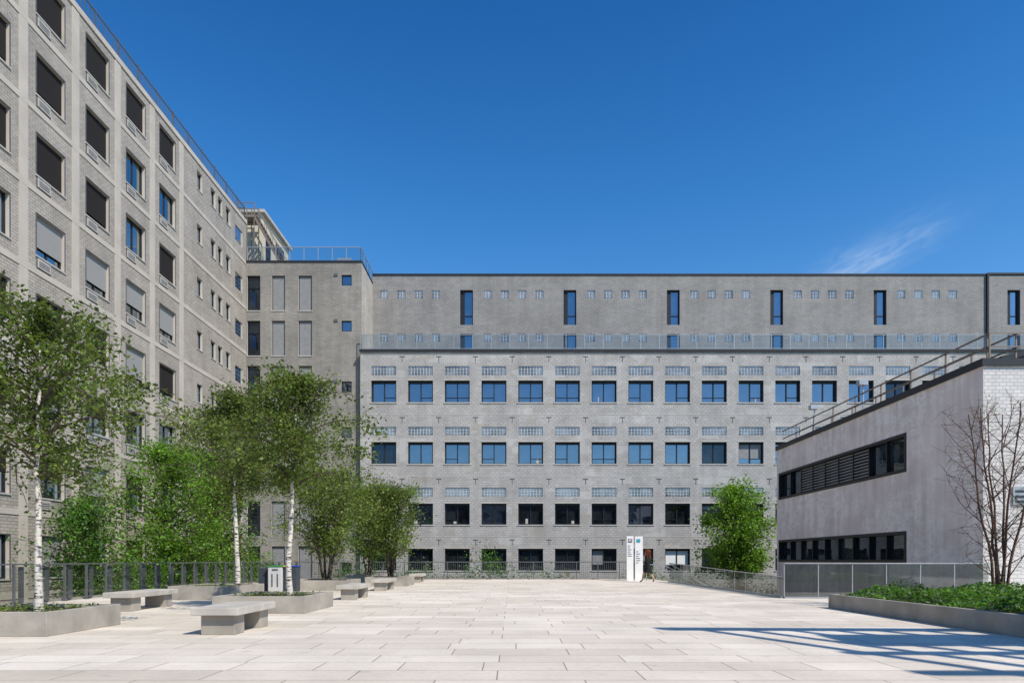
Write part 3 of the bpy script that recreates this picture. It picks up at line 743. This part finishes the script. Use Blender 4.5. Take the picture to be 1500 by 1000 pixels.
P[:,2]=.32+rng.uniform(0,1,n)**.6*(np.abs(h)+.1)*edge
leaves_obj('foliage',P,.09,M['leaf_deep'],e,9,updir=.9)
for i,(px,py,pr,k) in enumerate(((-8.6,12.1,.85,700),(-5.85,17.05,.85,500),(-9.6,22.4,.85,400))):
    e=empty('planter_weeds'); Q=np.stack([px+rng.uniform(-pr,pr,k),py+rng.uniform(-pr,pr,k),.35+rng.uniform(0,.09,k)],1)
    leaves_obj('foliage',Q,.05,M['leaf_olive'],e,30+i,updir=.8)

# ------------------------------------------------------------ pedestrian
def mesh_obj(name,bm,mat,par,smooth=True):
    m=bpy.data.meshes.new(name); bm.to_mesh(m); bm.free(); m.materials.append(mat); o=bpy.data.objects.new(name,m); sc.collection.objects.link(o); o.parent=par
    if smooth: m.polygons.foreach_set('use_smooth',[True]*len(m.polygons))
    return o
def skin_mesh(name,verts,edges,radii,root=0,sub=2):
    m=bpy.data.meshes.new(name); m.from_pydata(verts,edges,[]); o=bpy.data.objects.new(name,m); sc.collection.objects.link(o)
    md=o.modifiers.new('skin','SKIN'); md.use_smooth_shade=True
    for i,r in enumerate(radii):
        sv=m.skin_vertices[0].data[i]; sv.radius=r if isinstance(r,tuple) else (r,r); sv.use_root=(i==root)
    s=o.modifiers.new('sub','SUBSURF'); s.levels=sub; s.render_levels=sub
    dg=bpy.context.evaluated_depsgraph_get(); me=bpy.data.meshes.new_from_object(o.evaluated_get(dg))
    bpy.data.objects.remove(o); o=bpy.data.objects.new(name,me); sc.collection.objects.link(o)
    me.polygons.foreach_set('use_smooth',[True]*len(me.polygons)); return o
person=empty('walking_woman')
V=[(0,0,.93),(.0,0,1.12),(-.01,0,1.30),(-.02,0,1.43),(-.03,0,1.53),
   (-.01,-.09,.86),(-.17,-.10,.50),(-.27,-.10,.10),(-.41,-.10,.045),
   (.01,.09,.86),(.10,.10,.50),(.36,.10,.19),(.27,.11,.04),
   (-.01,-.155,1.37),(.07,-.20,1.10),(-.02,-.22,.87),
   (-.01,.155,1.37),(-.04,.20,1.10),(-.20,.20,.95)]
E=[(0,1),(1,2),(2,3),(3,4),(0,5),(5,6),(6,7),(7,8),(0,9),(9,10),(10,11),(11,12),(3,13),(13,14),(14,15),(3,16),(16,17),(17,18)]
Rr=[(.15,.12),(.12,.095),(.15,.105),(.07,.06),(.052,.052),.095,.062,.04,.034,.095,.062,.04,.034,.062,.045,.028,.062,.045,.028]
body=skin_mesh('body',V,E,Rr); body.parent=person
me=body.data; me.materials.clear()
for k in ('black','skin'): me.materials.append(M[k])
for p in me.polygons:
    c=p.center; p.material_index=1 if (c.z>1.46 or (.13<c.z<.60 and abs(c.y)<.19)) else 0
def hand(w,d):
    d=Vector(d).normalized(); w=Vector(w)-d*.02; s=d.cross(Vector((0,1,0))).normalized()
    V=[tuple(w),tuple(w+d*.05),tuple(w+d*.085)];E=[(0,1),(1,2)];R=[.024,(.034,.016),(.036,.015)]
    for i,(o,l) in enumerate(((-.027,.062),(-.009,.072),(.009,.067),(.027,.052))):
        n=len(V); b0=w+d*.085+s*o; b1=b0+d*l*.5; b2=b1+(d*.8+Vector((-.3,0,0))).normalized()*l*.5
        V+= [tuple(b0),tuple(b1),tuple(b2)]; E+=[(2,n),(n,n+1),(n+1,n+2)]; R+=[.009,.0085,.007]
    n=len(V); t0=w+d*.03-s*.03; t1=t0-s*.02+d*.03; V+=[tuple(t0),tuple(t1),tuple(t1+d*.028)]; E+=[(1,n),(n,n+1),(n+1,n+2)]; R+=[.011,.01,.008]
    o=skin_mesh('hand',V,E,R,sub=1); o.data.materials.clear(); o.data.materials.append(M['skin']); o.parent=person
hand(V[15],(-.1,0,-1)); hand(V[18],(-.5,0,-.9))
bm=bmesh.new(); bmesh.ops.create_uvsphere(bm,u_segments=24,v_segments=16,radius=1)
for v in bm.verts:
    x,y,z=v.co; w=1-.22*max(0,-z); nx=x*.095*w
    if x<0 and abs(y)<.25 and -.3<z<.1: nx-=.024*(1-abs(y)*4)*(1 if z<-.05 else .5)
    if x<0 and abs(y)<.4 and -.6<z<-.4: nx-=.006
    v.co=(nx-.045,y*.074*w,z*.118+1.615)
for sy in (-1,1):
    for (cx,cy,cz,r) in ((-.126,.03*sy,1.622,.011),(-.03,.074*sy,1.61,.02)):
        bmesh.ops.create_uvsphere(bm,u_segments=8,v_segments=6,radius=r,matrix=Matrix.Translation((cx,cy,cz)))
mesh_obj('head',bm,M['skin'],person)
bm=bmesh.new(); rd=random.Random(4)
for i in range(460):
    u=Vector((rd.gauss(0,1),rd.gauss(0,1),rd.gauss(.1,1))).normalized()
    if u.x<-.35 and u.z<.5 and abs(u.y)<.75: continue
    k=rd.uniform(.75,1.15)
    c=Vector((-.0+u.x*.165*k,u.y*.19*k,1.62+u.z*.155*k-(.22*rd.random() if u.z<.1 else 0)))
    bmesh.ops.create_icosphere(bm,subdivisions=1,radius=rd.uniform(.016,.036),matrix=Matrix.Translation(c)@Matrix.Rotation(rd.random()*6,4,'X')@Matrix.Diagonal((1,.6,1.5,1)))
mesh_obj('curly_hair',bm,M['hair'],person)
rings=[(.52,.27,.20,.02),(.62,.245,.185,.015),(.80,.195,.185,.0),(.95,.165,.175,0),(1.10,.125,.135,0),(1.25,.135,.16,-.005),(1.36,.115,.175,-.01),(1.42,.075,.11,-.02),(1.47,.06,.065,-.025)]
bm=bmesh.new(); R=[]
for (z,rx,ry,ox) in rings:
    R.append([bm.verts.new((ox+rx*math.cos(t)*(1+.07*math.cos(5*t)*(1 if z<.9 else 0)),ry*math.sin(t)*(1+.05*math.sin(7*t)*(1 if z<.9 else 0)),z+.015*math.sin(3*t)*(z<.6))) for t in [2*math.pi*k/28 for k in range(28)]])
for a,b_ in zip(R[:-1],R[1:]):
    for k in range(28): bm.faces.new((a[k],a[(k+1)%28],b_[(k+1)%28],b_[k]))
mesh_obj('coat',bm,M['black'],person)
bm=bmesh.new(); bmesh.ops.create_cube(bm,size=1,matrix=Matrix.Translation((.03,-.30,.86))@Matrix.Diagonal((.30,.11,.26,1)))
bmesh.ops.bevel(bm,geom=bm.edges[:],offset=.03,segments=2,affect='EDGES')
mesh_obj('shoulder_bag',bm,M['black'],person,False)
person.location=(7.4,37.3,0); person.rotation_euler=(0,0,math.radians(-35))

# ------------------------------------------------------------ light, sky, camera
EL=math.radians(48); hx,hy=.70,-.714
tosun=Vector((hx*math.cos(EL),hy*math.cos(EL),math.sin(EL)))
sd=bpy.data.lights.new('sun','SUN'); sd.energy=5.0; sd.angle=math.radians(.53); sd.color=(1,.935,.84)
so=bpy.data.objects.new('sun',sd); sc.collection.objects.link(so); so.rotation_euler=tosun.to_track_quat('Z','Y').to_euler(); so.location=(30,-20,40)
w=bpy.data.worlds.new('World'); sc.world=w; w.use_nodes=True; nt=w.node_tree; bg=nt.nodes['Background']
sky=nt.nodes.new('ShaderNodeTexSky'); sky.sky_type='NISHITA'; sky.sun_disc=False; sky.sun_elevation=EL; sky.sun_rotation=math.atan2(hx,hy)
sky.altitude=100; sky.air_density=1.0; sky.dust_density=.4; sky.ozone_density=2.0
hs=nt.nodes.new('ShaderNodeHueSaturation'); hs.inputs['Saturation'].default_value=1.25
nt.links.new(sky.outputs[0],hs.inputs['Color'])
tc=nt.nodes.new('ShaderNodeTexCoord'); sp=nt.nodes.new('ShaderNodeSeparateXYZ'); nt.links.new(tc.outputs['Generated'],sp.inputs[0])
cr=nt.nodes.new('ShaderNodeValToRGB'); nt.links.new(sp.outputs[2],cr.inputs[0])
e0,e1=cr.color_ramp.elements
e0.position=.25; e0.color=(.92,1.0,.98,1); e1.position=.70; e1.color=(.20,.60,.80,1)
e2=cr.color_ramp.elements.new(.46); e2.color=(.50,.86,.95,1)
tn=nt.nodes.new('ShaderNodeMix'); tn.data_type='RGBA'; tn.blend_type='MULTIPLY'; tn.inputs[0].default_value=1; nt.links.new(hs.outputs[0],tn.inputs[6]); nt.links.new(cr.outputs[0],tn.inputs[7])
sk2=nt.nodes.new('ShaderNodeMix'); sk2.data_type='RGBA'; sk2.blend_type='MULTIPLY'; sk2.inputs[0].default_value=1; nt.links.new(tn.outputs[2],sk2.inputs[6]); sk2.inputs[7].default_value=(1.0,1.13,1.25,1)
def mth(op,a,b=None,cl=False):
    n=nt.nodes.new('ShaderNodeMath'); n.operation=op; n.use_clamp=cl
    for i,v in enumerate((a,b)):
        if v is None: continue
        if isinstance(v,(int,float)): n.inputs[i].default_value=v
        else: nt.links.new(v,n.inputs[i])
    return n.outputs[0]
az=mth('ARCTAN2',sp.outputs[0],sp.outputs[1]); elv=mth('ARCSINE',sp.outputs[2])
da=mth('SUBTRACT',az,math.atan2(520,1000)); de=mth('SUBTRACT',elv,math.atan2(436,math.hypot(1000,520)))
al=mth('ADD',mth('MULTIPLY',da,.96),mth('MULTIPLY',de,.28)); ac=mth('SUBTRACT',mth('MULTIPLY',de,.96),mth('MULTIPLY',da,.30))
cb=nt.nodes.new('ShaderNodeCombineXYZ'); nt.links.new(mth('MULTIPLY',al,12),cb.inputs[0]); nt.links.new(mth('MULTIPLY',ac,55),cb.inputs[1])
nz=nt.nodes.new('ShaderNodeTexNoise'); nz.inputs['Scale'].default_value=1.8; nz.inputs['Detail'].default_value=7; nz.inputs['Distortion'].default_value=1.0; nt.links.new(cb.outputs[0],nz.inputs['Vector'])
g1=mth('EXPONENT',mth('MULTIPLY',mth('POWER',mth('DIVIDE',mth('ABSOLUTE',al),.07),2),-1)); g2=mth('EXPONENT',mth('MULTIPLY',mth('POWER',mth('DIVIDE',mth('ABSOLUTE',ac),.020),2),-1))
nn=mth('MULTIPLY',mth('SUBTRACT',nz.outputs['Fac'],.25),.85,True)
cf=mth('MULTIPLY',mth('MULTIPLY',g1,g2),nn,True)
mxn=nt.nodes.new('ShaderNodeMix'); mxn.data_type='RGBA'; nt.links.new(cf,mxn.inputs[0]); nt.links.new(sk2.outputs[2],mxn.inputs[6]); mxn.inputs[7].default_value=(5.0,5.9,6.8,1)
nt.links.new(mxn.outputs[2],bg.inputs[0]); bg.inputs[1].default_value=.15
cd=bpy.data.cameras.new('camera'); cd.lens=24; cd.sensor_width=36; cd.shift_y=.2127; cd.clip_end=8000; cd.clip_start=.1
co=bpy.data.objects.new('camera',cd); sc.collection.objects.link(co); co.location=(0,0,1.25); co.rotation_euler=(math.pi/2,0,0); sc.camera=co
